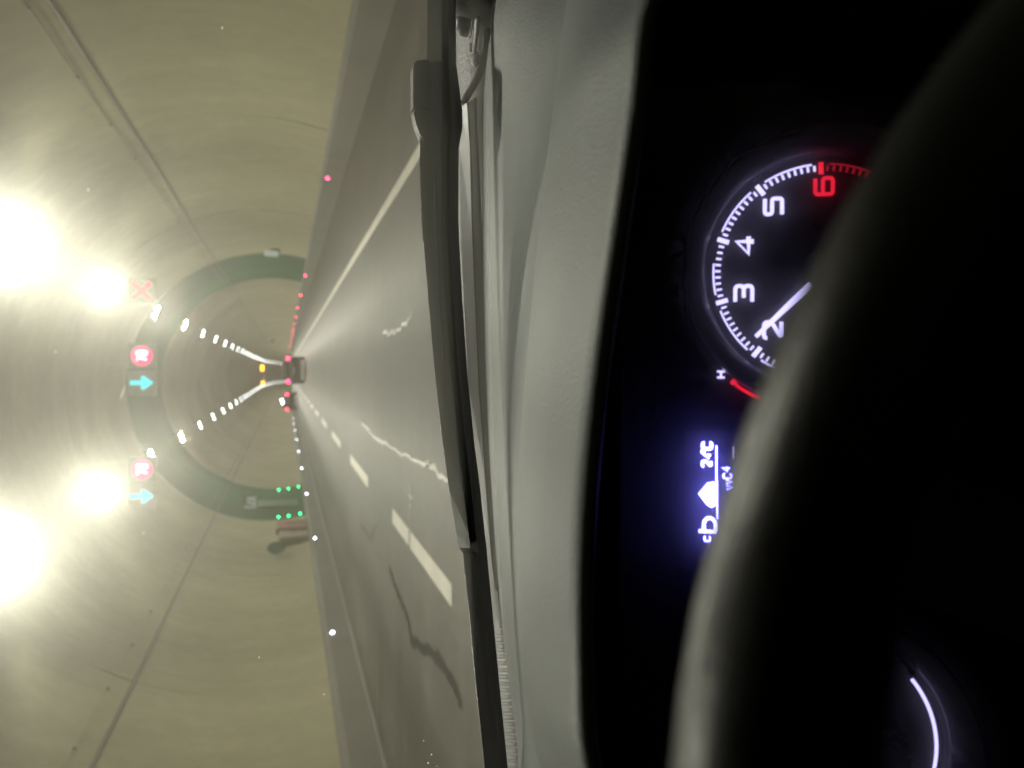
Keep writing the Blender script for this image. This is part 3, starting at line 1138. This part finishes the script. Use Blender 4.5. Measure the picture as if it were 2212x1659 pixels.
# chrome-dark bezel round the tachometer, deeper towards the driver
secs = []
for a in np.linspace(-150 * D2R, 150 * D2R, 60):
    s_, c_ = math.sin(a), math.cos(a)
    secs.append([P(r * s_, r * c_, l) for r, l in ((RT * 1.06, 0.0), (RT * 1.10, 0.006), (RT * 1.26, 0.020), (RT * 1.30, 0.018), (RT * 1.30, 0.0))])
sub(loft('bezel', secs, M['bezel'], smooth=True), face)

# speedometer: the lower scale arc is all that shows inside the wheel
SU, SV = on_face(1779, 1600)
dial_arc('speed_arc', RT * 1.0, 141 * D2R, 215 * D2R, RT * 0.016, M['dial_white'], 30, SU, SV)
dial_arc('speed_arc', RT * 1.0, -140 * D2R, 100 * D2R, RT * 0.010, M['dial_soft'], 50, SU, SV)
for j in range(0, 25):
    bm = bmesh.new()
    tick(bm, (-130 + j * 10) * D2R, RT * (0.90 if j % 2 == 0 else 0.93), RT * 0.985, RT * 0.015, SU, SV)
    sub(link('speed_tick', bm, M['dial_white']), face)
secs = []
for a in np.linspace(-180 * D2R, 180 * D2R, 70):
    s_, c_ = math.sin(a), math.cos(a)
    secs.append([P(SU + r * s_, SV + r * c_, l) for r, l in ((RT * 1.06, 0.0), (RT * 1.10, 0.006), (RT * 1.26, 0.020), (RT * 1.30, 0.018), (RT * 1.30, 0.0))])
sub(loft('bezel', secs, M['bezel'], smooth=True), face)

# temperature gauge: H and its red band
u, v = on_face(1557, 809)
sub(stroke_obj('temperature_letter', glyph('H', 0.0046, 0.0042), 0.0006, M['dial_white'], None, P(u, v, 0.001), cax, cup, cnr), face)
pts = [P(*on_face(px, py), 0.001) for px, py in ((1584, 824), (1592, 834), (1604, 842), (1622, 852), (1640, 860))]
sub(link('temperature_band', tube_mesh('temperature_band', pts, 0.0009, 6, up=cnr, flat=0.4), M['dial_red'], None, smooth=True), face)
pts = [P(*on_face(px, py), 0.001) for px, py in ((1580, 822), (1587, 828))]
sub(link('temperature_band', tube_mesh('temperature_band', pts, 0.0016, 6, up=cnr, flat=0.4), M['dial_red'], None, smooth=True), face)

# information display between the dials
c = [on_face(px, py) for px, py in ((1480, 1210), (1480, 930), (1640, 930), (1640, 1210))]
sub(link('display_panel', mesh_from('display_panel', [P(*q, 0.0006) for q in c], [(0, 1, 2, 3)]), M['display_back']), face)


def disp(name, polys_pix, r, mat='display_white'):
    polys = [[on_face(*p) for p in pl] for pl in polys_pix]
    return sub(stroke_obj(name, polys, r, M[mat], None, P(0, 0, 0.0012), cax, cup, cnr), face)


def disp_glyph(ch_, px, py, w, h, r, name='display_character'):
    u, v = on_face(px, py)
    return sub(stroke_obj(name, glyph(ch_, w, h), r, M['display_white'], None, P(u, v, 0.0012), cax, cup, cnr), face)


disp_glyph('2', 1526, 1001, 0.0034, 0.0046, 0.0009)
disp_glyph('4', 1527, 985, 0.0030, 0.0042, 0.0008)
disp_glyph('o', 1524, 975, 0.0040, 0.0044, 0.0006)
disp_glyph('C', 1527, 963, 0.0040, 0.0048, 0.0010)
disp('display_rule', [[(1547, 962), (1547, 1040)], [(1548, 1036), (1548, 1120)]], 0.0005)
disp('display_rule', [[(1583, 964), (1583, 990)]], 0.0003, 'dial_soft')
# warm-up symbol, filled
tri = [(1508, 1066), (1528, 1042), (1544, 1040), (1545, 1060), (1545, 1092), (1536, 1096), (1526, 1090)]
q = [on_face(*p) for p in tri]
V = [P(*a, 0.0004) for a in q] + [P(*a, 0.0014) for a in q]
n = len(q)
sub(link('display_symbol', mesh_from('display_symbol', V, [tuple(range(n, 2 * n)), tuple(range(n))[::-1]] +
                                    [(i, (i + 1) % n, n + (i + 1) % n, n + i) for i in range(n)]), M['display_white']), face)
arc = [(1532 + 12 * math.cos(t), 1132 - 14 * math.sin(t)) for t in np.linspace(0, math.pi, 12)]
disp('display_symbol', [arc, [(1509, 1146), (1546, 1148)], [(1520, 1132), (1520, 1146)], [(1544, 1132), (1544, 1146)]], 0.0010)
disp_glyph('c', 1526, 1163, 0.0040, 0.0034, 0.0006)
for ch_, px, py in (('4', 1567, 1013), ('C', 1570, 1028), ('v', 1572, 1040), ('v', 1573, 1052)):
    disp_glyph(ch_, px, py, 0.0030, 0.0042, 0.0005)

# clear cover over the dials
bm = bmesh.new()
add_box(bm, Vector((0, 0, 0)), (0.45, 0.002, 0.20))
lens = link('cluster_cover', bm, M['cluster_lens'])  # scattering body added to give the dials their halo
lens.data.transform(bmR.to_4x4())
lens.data.transform(Matrix.Translation(TC + cnr * 0.030 + cax * (-0.125) + cup * 0.01))
sub(lens, face)
# housing sides round the dials
secs = []
for sgn in (0,):
    bm = bmesh.new()
    add_box(bm, Vector((0.115, 0, -0.05)), (0.02, 0.08, 0.13))
    add_box(bm, Vector((-0.365, 0, -0.05)), (0.02, 0.08, 0.13))
    add_box(bm, Vector((-0.125, 0, -0.115)), (0.5, 0.10, 0.02))
    hs = link('cluster_housing', bm, M['spoke'])
    hs.data.transform(bmR.to_4x4())
    hs.data.transform(Matrix.Translation(TC + cnr * 0.035))
    sub(hs, face)

# ---- steering wheel
WC, WT = Vector((-0.0737, 0.0571, 1.0017)), math.radians(13)
wup, wnr = Vector((0, math.sin(WT), math.cos(WT))), Vector((0, -math.cos(WT), math.sin(WT)))
WR = 0.1862
pts = [WC + Vector((1, 0, 0)) * (WR * math.sin(a)) + wup * (WR * math.cos(a)) for a in np.linspace(0, 2 * math.pi, 96, endpoint=False)]
rim = own(link('steering_wheel', tube_mesh('steering_wheel', pts, 0.0138, 20, up=wnr, closed=True), M['leather'], None, smooth=True))
for a in (math.radians(97), math.radians(-97), math.radians(180)):
    d = Vector((1, 0, 0)) * math.sin(a) + wup * math.cos(a)
    sub(link('spoke', tube_mesh('spoke', [WC + d * t + wnr * -0.012 for t in (0.05, 0.09, 0.13, 0.172)], [0.030, 0.022, 0.018, 0.020], 10, up=wnr, flat=0.45),
             M['spoke'], None, smooth=True), rim)
bm = bmesh.new()
bmesh.ops.create_uvsphere(bm, u_segments=28, v_segments=14, radius=1.0)
hub = link('airbag_hub', bm, M['spoke'], smooth=True)
hub.data.transform(Matrix.Translation(WC - wup * 0.01 - wnr * 0.01) @ wnr.to_track_quat('Z', 'Y').to_matrix().to_4x4() @ Matrix.Diagonal((0.080, 0.070, 0.03, 1)))
sub(hub, rim)
sub(link('column', tube_mesh('column', [WC - wnr * t for t in (0.03, 0.10, 0.22, 0.32)], [0.026, 0.03, 0.036, 0.04], 20), M['spoke'], None, smooth=True), rim)

# ---- windscreen (thin pane with a dust film added for lamp glare), roof, pillars, bonnet
def pane_z(y):
    return 1.03 - 0.0 + (YB - y) * 0.684


wb, wt = YB + 0.02, 0.16
V = []
for lift in (0.0, 0.006):
    for x, y in ((-1.30, wb), (0.42, wb), (0.30, wt), (-1.18, wt)):
        V.append((x, y + lift * 0.56, pane_z(y) + lift * 0.83 + (0 if y < 0.5 else -0.03)))
own(link('windscreen', mesh_from('windscreen', V, [(0, 3, 2, 1), (4, 5, 6, 7), (0, 1, 5, 4), (1, 2, 6, 5), (2, 3, 7, 6), (3, 0, 4, 7)], True), M['windscreen']))
zt = pane_z(wt)
M['speck'] = bpy.data.materials.new('dust_speck')
M['speck'].use_nodes = True
nt_ = M['speck'].node_tree
nt_.nodes.clear()
tl_ = nt_.nodes.new('ShaderNodeBsdfTranslucent')
nz_ = nt_.nodes.new('ShaderNodeTexNoise')
nz_.inputs['Scale'].default_value = 900.0
rp_ = nt_.nodes.new('ShaderNodeValToRGB')
rp_.color_ramp.elements[0].color = (0.7, 0.68, 0.6, 1)
rp_.color_ramp.elements[1].color = (0.95, 0.93, 0.86, 1)
nt_.links.new(nz_.outputs['Fac'], rp_.inputs[0])
nt_.links.new(rp_.outputs[0], tl_.inputs[0])
nt_.links.new(tl_.outputs[0], nt_.nodes.new('ShaderNodeOutputMaterial').inputs['Surface'])
pn_ = Vector((0, 0.565, 0.825))
scr = bpy.data.objects['windscreen']
for px, py, r1, r2, an in ((310, 1152, .0009, .0009, 0), (265, 848, .0042, .0005, -0.45), (191, 410, .0007, .0006, 0), (932, 1630, .0016, .0006, 1.2), (925, 1648, .0022, .0004, 1.1),
                           (944, 1655, .0009, .0005, 0.8), (915, 1600, .0008, .0006, 0.3), (560, 1420, .0006, .0006, 0), (480, 60, .0007, .0006, 0), (700, 1500, .0005, .0008, 0), (120, 760, .0007, .0006, 0)):
    d_ = ray(px, py)
    # meet the inner face of the pane
    t_ = (pane_z(0.0) - 1e-3 - EYE.z - (0.018 if px > 800 else 0.008)) / (d_.z + 0.684 * d_.y)
    c_ = EYE + d_ * t_
    ta = (Vector((1, 0, 0)) * math.cos(an) + Vector((0, -0.825, 0.565)) * math.sin(an))
    tb_ = pn_.cross(ta)
    ring_ = [c_ + ta * (r1 * math.cos(a) * rng.uniform(.7, 1.2)) + tb_ * (r2 * math.sin(a) * rng.uniform(.7, 1.2)) for a in np.linspace(0, 2 * math.pi, 9, endpoint=False)]
    q = link('dust_speck', mesh_from('dust_speck', ring_, [tuple(range(9))]), M['speck'])
    sub(q, scr)
V, Fc = [], []
for y, z in ((wt - 0.0, zt + 0.012), (wt - 0.12, zt + 0.05), (-0.5, zt + 0.09), (-1.2, zt + 0.07), (-1.9, zt - 0.02)):
    for x, dz in ((-1.22, -0.09), (-1.12, -0.02), (-0.8, 0.0), (-0.1, 0.0), (0.24, -0.02), (0.34, -0.09)):
        V.append((x, y, z + dz))
for i in range(4):
    for j in range(5):
        p = i * 6 + j
        Fc.append((p, p + 1, p + 7, p + 6))
n0 = len(V)
V += [(x, y, z + 0.04) for x, y, z in V]
Fc += [tuple(i + n0 for i in f[::-1]) for f in Fc]
own(link('roof', mesh_from('roof', V, Fc), M['headliner'], smooth=True))
for x0, x1 in ((0.44, 0.32), (-1.32, -1.20)):
    own(link('windscreen_pillar', tube_mesh('windscreen_pillar', [(x0, wb + 0.1, 0.95), (x0, wb, 1.03), ((x0 + x1) / 2, 0.5, 1.28), (x1, wt, zt), (x1, wt - 0.3, zt + 0.02)], 0.045, 10), M['headliner'], smooth=True))
for x in (0.47, -1.37):
    own(box('door_panel', (x, -0.55, 0.68), (0.09, 2.7, 0.66), M['dash_dark'], None, 0.03))
M['tint'] = bpy.data.materials.new('side_dimming_glass')  # dark tint added to the unseen side panes to dim light on the wheel
M['tint'].use_nodes = True
nt_ = M['tint'].node_tree
nt_.nodes.clear()
tb = nt_.nodes.new('ShaderNodeBsdfTransparent')
tb.inputs[0].default_value = (0.16, 0.17, 0.16, 1)
nt_.links.new(tb.outputs[0], nt_.nodes.new('ShaderNodeOutputMaterial').inputs['Surface'])
for x0, x1 in ((0.45, 0.335), (-1.35, -1.22)):
    V = [(x0, 0.82, 1.02), (x0, -1.9, 1.02), (x1, -1.9, zt - 0.03), (x1, wt, zt - 0.02)]
    own(link('side_window', mesh_from('side_window', V, [(0, 1, 2, 3)]), M['tint']))
own(box('rear_light_block', (-0.45, -1.95, 0.85), (1.7, 0.1, 1.25), M['dash_dark'], None, 0.03))  # unseen panel added to keep the cabin dark from behind
own(box('cabin_floor', (-0.45, -0.6, 0.33), (1.75, 2.9, 0.08), M['dash_dark'], None, 0.02))
secs = []
for y, z, hw in ((0.98, 0.90, 0.84), (1.3, 0.865, 0.86), (1.6, 0.80, 0.85), (1.85, 0.70, 0.80), (1.95, 0.58, 0.74)):
    secs.append([(-0.45 + hw * q, y, z - 0.05 * abs(q) ** 3) for q in np.linspace(-1, 1, 13)] + [(-0.45 + hw * q, y - 0.03, z - 0.12) for q in np.linspace(1, -1, 13)])
own(loft('bonnet', secs, M['bonnet'], smooth=True))

# ---- cowl under the windscreen, with wiper spindle and grille
YC0, YC1 = 0.895, 0.99


def strip_pts(pix, y):
    return [at_y(px, py, y) for px, py in pix]


cow_near = [(1058, -260), (1056, 0), (1050, 120), (1046, 250), (1044, 518), (1055, 831), (1067, 1037), (1080, 1280), (1132, 1659), (1160, 1900)]
cow_mid = [(1010, -260), (1008, 0), (1006, 120), (1006, 250), (1010, 518), (1026, 831), (1042, 1037), (1058, 1280), (1098, 1659), (1120, 1900)]
cow_far = [(968, -260), (968, 0), (968, 120), (970, 250), (972, 518), (985, 831), (1004, 1037), (1020, 1280), (1060, 1659), (1085, 1900)]
A_, B_, D_ = strip_pts(cow_near, YC0), strip_pts(cow_mid, YC0 + 0.05), strip_pts(cow_far, YC1)
secs = []
for a, b, d in zip(A_, B_, D_):
    secs.append([a + Vector((0, -0.01, -0.05)), a, b, d, d + Vector((0, 0.06, -0.05))])
cowl = own(loft('cowl', secs, M['cowl'], closed=False, smooth=True))
# moulded gap with black seal round the spindle boss
sl = [(1051, -160), (1052, 0), (1052, 60), (1049, 105), (1042, 140), (1030, 172), (1014, 200), (998, 226)]
sub(link('seal', tube_mesh('seal', strip_pts(sl, YC0 - 0.004), 0.0042, 8), M['seal'], None, smooth=True), cowl)
sl2 = [(1043, 225), (1043, 400), (1043, 518), (1053, 831), (1065, 1037), (1076, 1280), (1128, 1659), (1160, 1900)]
sub(link('seal', tube_mesh('seal', strip_pts(sl2, YC0 - 0.006), 0.0016, 6), M['seal'], None, smooth=True), cowl)
# shade of the recess as a dark crescent, then washer and cap of the spindle
bosC = at_y(1021, 45, YC0 - 0.006)
upv = (C_UP * 0.97 - C_FWD * 0.25).normalized()
dn = upv.cross(C_RIGHT)
if dn.y > 0:
    dn = -dn                      # towards the driver
pts = [bosC + upv * 0.001 + C_RIGHT * (0.040 * math.sin(a)) + dn * (0.030 * math.cos(a)) for a in np.linspace(-1.25, 1.25, 24)]
sub(link('recess_shade', tube_mesh('recess_shade', pts, [0.002 + 0.0075 * math.cos(a / 1.3) for a in np.linspace(-1.25, 1.25, 24)], 8, up=upv, flat=0.3), M['seal'], None, smooth=True), cowl)
pts = [bosC + upv * 0.004 + (C_RIGHT * math.sin(a) + dn * math.cos(a)) * 0.0185 for a in np.linspace(0, 2 * math.pi, 32, endpoint=False)]
sub(link('washer_ring', tube_mesh('washer_ring', pts, 0.0014, 6, closed=True, up=upv), M['edge0'], None, smooth=True), cowl)
prof = [(0.0145, 0.0), (0.0145, 0.006), (0.0135, 0.011), (0.010, 0.015), (0.005, 0.0172), (0.0005, 0.0175)]
secs = []
for r, hh in prof:
    secs.append([bosC + upv * (hh + 0.003) - C_RIGHT * 0.004 + (C_RIGHT * math.sin(a) + upv.cross(C_RIGHT) * math.cos(a)) * r for a in np.linspace(0, 2 * math.pi, 24, endpoint=False)])
sub(loft('spindle_cap', secs, M['seal'], smooth=True), cowl)
for px, py, sx in ((1017, 103, 0.004), (1027, 128, 0.007)):
    bm = bmesh.new()
    bmesh.ops.create_icosphere(bm, subdivisions=2, radius=sx)
    q = link('moulded_tab', bm, M['cowl'], smooth=True)
    q.data.transform(Matrix.Translation(at_y(px, py, YC0)) @ Matrix.Diagonal((1.3, 1, 0.7, 1)))
    sub(q, cowl)
# grille ribs
bed = []
for py, pr in ((1300, 1091), (1356, 1097), (1468, 1108), (1637, 1127), (1745, 1139)):
    w_ = min(30, 6 + (py - 1295) * 0.35)
    bed.append([at_y(pr - 1, py, YC0 - 0.002), at_y(pr - 1 - w_, py, YC0 + 0.034), at_y(pr - 1 - w_, py, YC0 + 0.036) - Vector((0, 0, 0.004)), at_y(pr - 1, py, YC0) - Vector((0, 0, 0.004))])
sub(loft('rib_gap_shade', bed, M['seal']), cowl)  # dark sheet put in as the shade between the ribs
n_ribs = 30
L0, L1 = (1080, 1318), (1124, 1900)
for i in range(n_ribs):
    t = i / (n_ribs - 1)
    py = 1318 + (1740 - 1318) * t
    pr = 1090 + (py - 1281) * (1127 - 1089) / (1637 - 1281)
    wdt = min(28, 8 + (py - 1318) * 0.35)
    a = at_y(pr - 2, py, YC0 - 0.008)
    b = at_y(pr - wdt - 2, py - 2, YC0 + 0.03)
    sub(link('grille_rib', tube_mesh('grille_rib', [a, b], 0.0022, 6), M['cowl'], None, smooth=True), cowl)
rimp = [(1088, 1284), (1097, 1356), (1108, 1468), (1127, 1637), (1140, 1740)]
sub(link('grille_edge', tube_mesh('grille_edge', strip_pts(rimp, YC0 - 0.010), 0.0016, 6), M['seal'], None, smooth=True), cowl)

# ---- wiper: blade on the glass, arm lying along the cowl
BL = [(922, -250), (922, -60), (922, 60), (921, 140), (917, 240), (907, 300), (907, 340), (911, 470), (914, 520), (924, 640), (938, 800), (956, 960), (970, 1060), (985, 1150), (990, 1182), (1001, 1196), (1012, 1300), (1030, 1490), (1048, 1659), (1075, 1900)]
BM = [(955, -250), (955, -60), (955, 60), (955, 140), (955, 240), (953, 300), (953, 340), (954, 470), (955, 520), (962, 640), (974, 800), (990, 960), (1002, 1060), (1013, 1150), (1017, 1182), (1020, 1196), (1030, 1300), (1050, 1490), (1070, 1659), (1095, 1900)]
BR = [(985, -250), (985, -60), (985, 60), (986, 140), (999, 240), (999, 275), (991, 320), (990, 470), (992, 520), (998, 640), (1009, 800), (1025, 960), (1038, 1060), (1047, 1150), (1051, 1182), (1052, 1196), (1062, 1300), (1080, 1490), (1097, 1659), (1122, 1900)]
YW = 0.765
secs_t, secs_r = [], []
for l, mm, r in zip(BL, BM, BR):
    pl, pm, pr = at_y(*l, YW + 0.012), at_y(*mm, YW - 0.006), at_y(*r, YW - 0.004)
    secs_t.append([pl, pl + Vector((0, 0, 0.0015)) + Vector((0, -0.004, -0.001)), pm + Vector((0, -0.002, 0.001)), pm + Vector((0, 0.012, 0)), pl + Vector((0, 0.008, -0.003))])
    secs_r.append([pm + Vector((0, 0, -0.0002)), pm.lerp(pr, 0.5) + Vector((0, 0.004, 0)), pr, pr + Vector((0, 0.016, 0)), pm + Vector((0, 0.016, -0.001))])
    if l[1] > 1140:
        secs_r[-1][0] = pl
        secs_r[-1][4] = pl + Vector((0, 0.012, -0.002))
blade = own(loft('wiper_blade', secs_r, M['rubber']))
sub(loft('spoiler', secs_t[:15], M['spoiler']), blade)
edge = [at_y(px - 0.5, py, YW + 0.011) for px, py in BL[15:]]
M['edge'] = surf('blade_edge_highlight', (0.5, 0.5, 0.48), 0.25, 0.2, 60.0, metal=0.8)  # bright thin tubes stand in for highlights along the blade edge
sub(link('edge_highlight', tube_mesh('edge_highlight', edge, 0.00055, 6), M['edge'], None, smooth=True), blade)
edge = [at_y(px - 0.5, py, YW + 0.009) for px, py in BL[6:9]]
sub(link('edge_highlight', tube_mesh('edge_highlight', edge, 0.0004, 6), M['edge'], None, smooth=True), blade)
rdg = [at_y(px - 14, py, YW - 0.004) for px, py in BM[6:11]]
sub(link('ridge_highlight', tube_mesh('ridge_highlight', rdg, 0.0007, 6), M['arm'], None, smooth=True), blade)  # paler tube stands in for the highlight on the spoiler
# connector block: square cap then a tapered tail
def block(name, pixs, y, depth, mat):
    A = [at_y(px, py, y) for px, py in pixs]
    B = [p + Vector((0, depth, 0.0)) for p in A]
    n = len(A)
    me = mesh_from(name, A + B, [tuple(range(n)), tuple(range(n, 2 * n))[::-1]] + [(i, n + i, n + (i + 1) % n, (i + 1) % n) for i in range(n)])
    b = bmesh.new()
    b.from_mesh(me)
    bmesh.ops.recalc_face_normals(b, faces=b.faces)
    bmesh.ops.bevel(b, geom=b.edges[:], offset=0.0012, segments=2, affect='EDGES')
    b.to_mesh(me)
    b.free()
    return sub(link(name, me, mat, smooth=False), blade)


block('connector', [(893, 138), (899, 130), (926, 127), (940, 200), (940, 233), (893, 234)], YW + 0.002, 0.02, M['spoiler'])
block('connector_tail', [(893, 237), (938, 237), (940, 300), (918, 305), (907, 288), (898, 262)], YW + 0.002, 0.018, M['rubber'])

AL = [(992, 232), (993, 320), (995, 518), (1012, 831), (1034, 1037), (1052, 1180), (1064, 1245), (1069, 1275)]
AM = [(1010, 222), (1016, 320), (1021, 518), (1034, 831), (1049, 1037), (1060, 1180), (1067, 1245), (1070, 1275)]
AR = [(1025, 212), (1029, 320), (1038, 518), (1052, 831), (1063, 1037), (1071, 1180), (1073, 1245), (1072, 1275)]
secs = []
for l, mm, r in zip(AL, AM, AR):
    pl, pm, pr = at_y(*l, 0.892), at_y(*mm, 0.872), at_y(*r, 0.868)
    secs.append([pl, pm, pr, pr + Vector((0, 0.012, -0.004)), pl + Vector((0, 0.01, -0.008))])
arm = own(loft('wiper_arm', secs, M['arm']))
sub(link('arm_flange', tube_mesh('arm_flange', [at_y(px + 1, py, 0.866) for px, py in AR], 0.0017, 6), M['seal'], None, smooth=True), arm)
sub(link('arm_groove', tube_mesh('arm_groove', [at_y(px, py, 0.871) for px, py in AM], 0.0010, 6), M['seal'], None, smooth=True), arm)
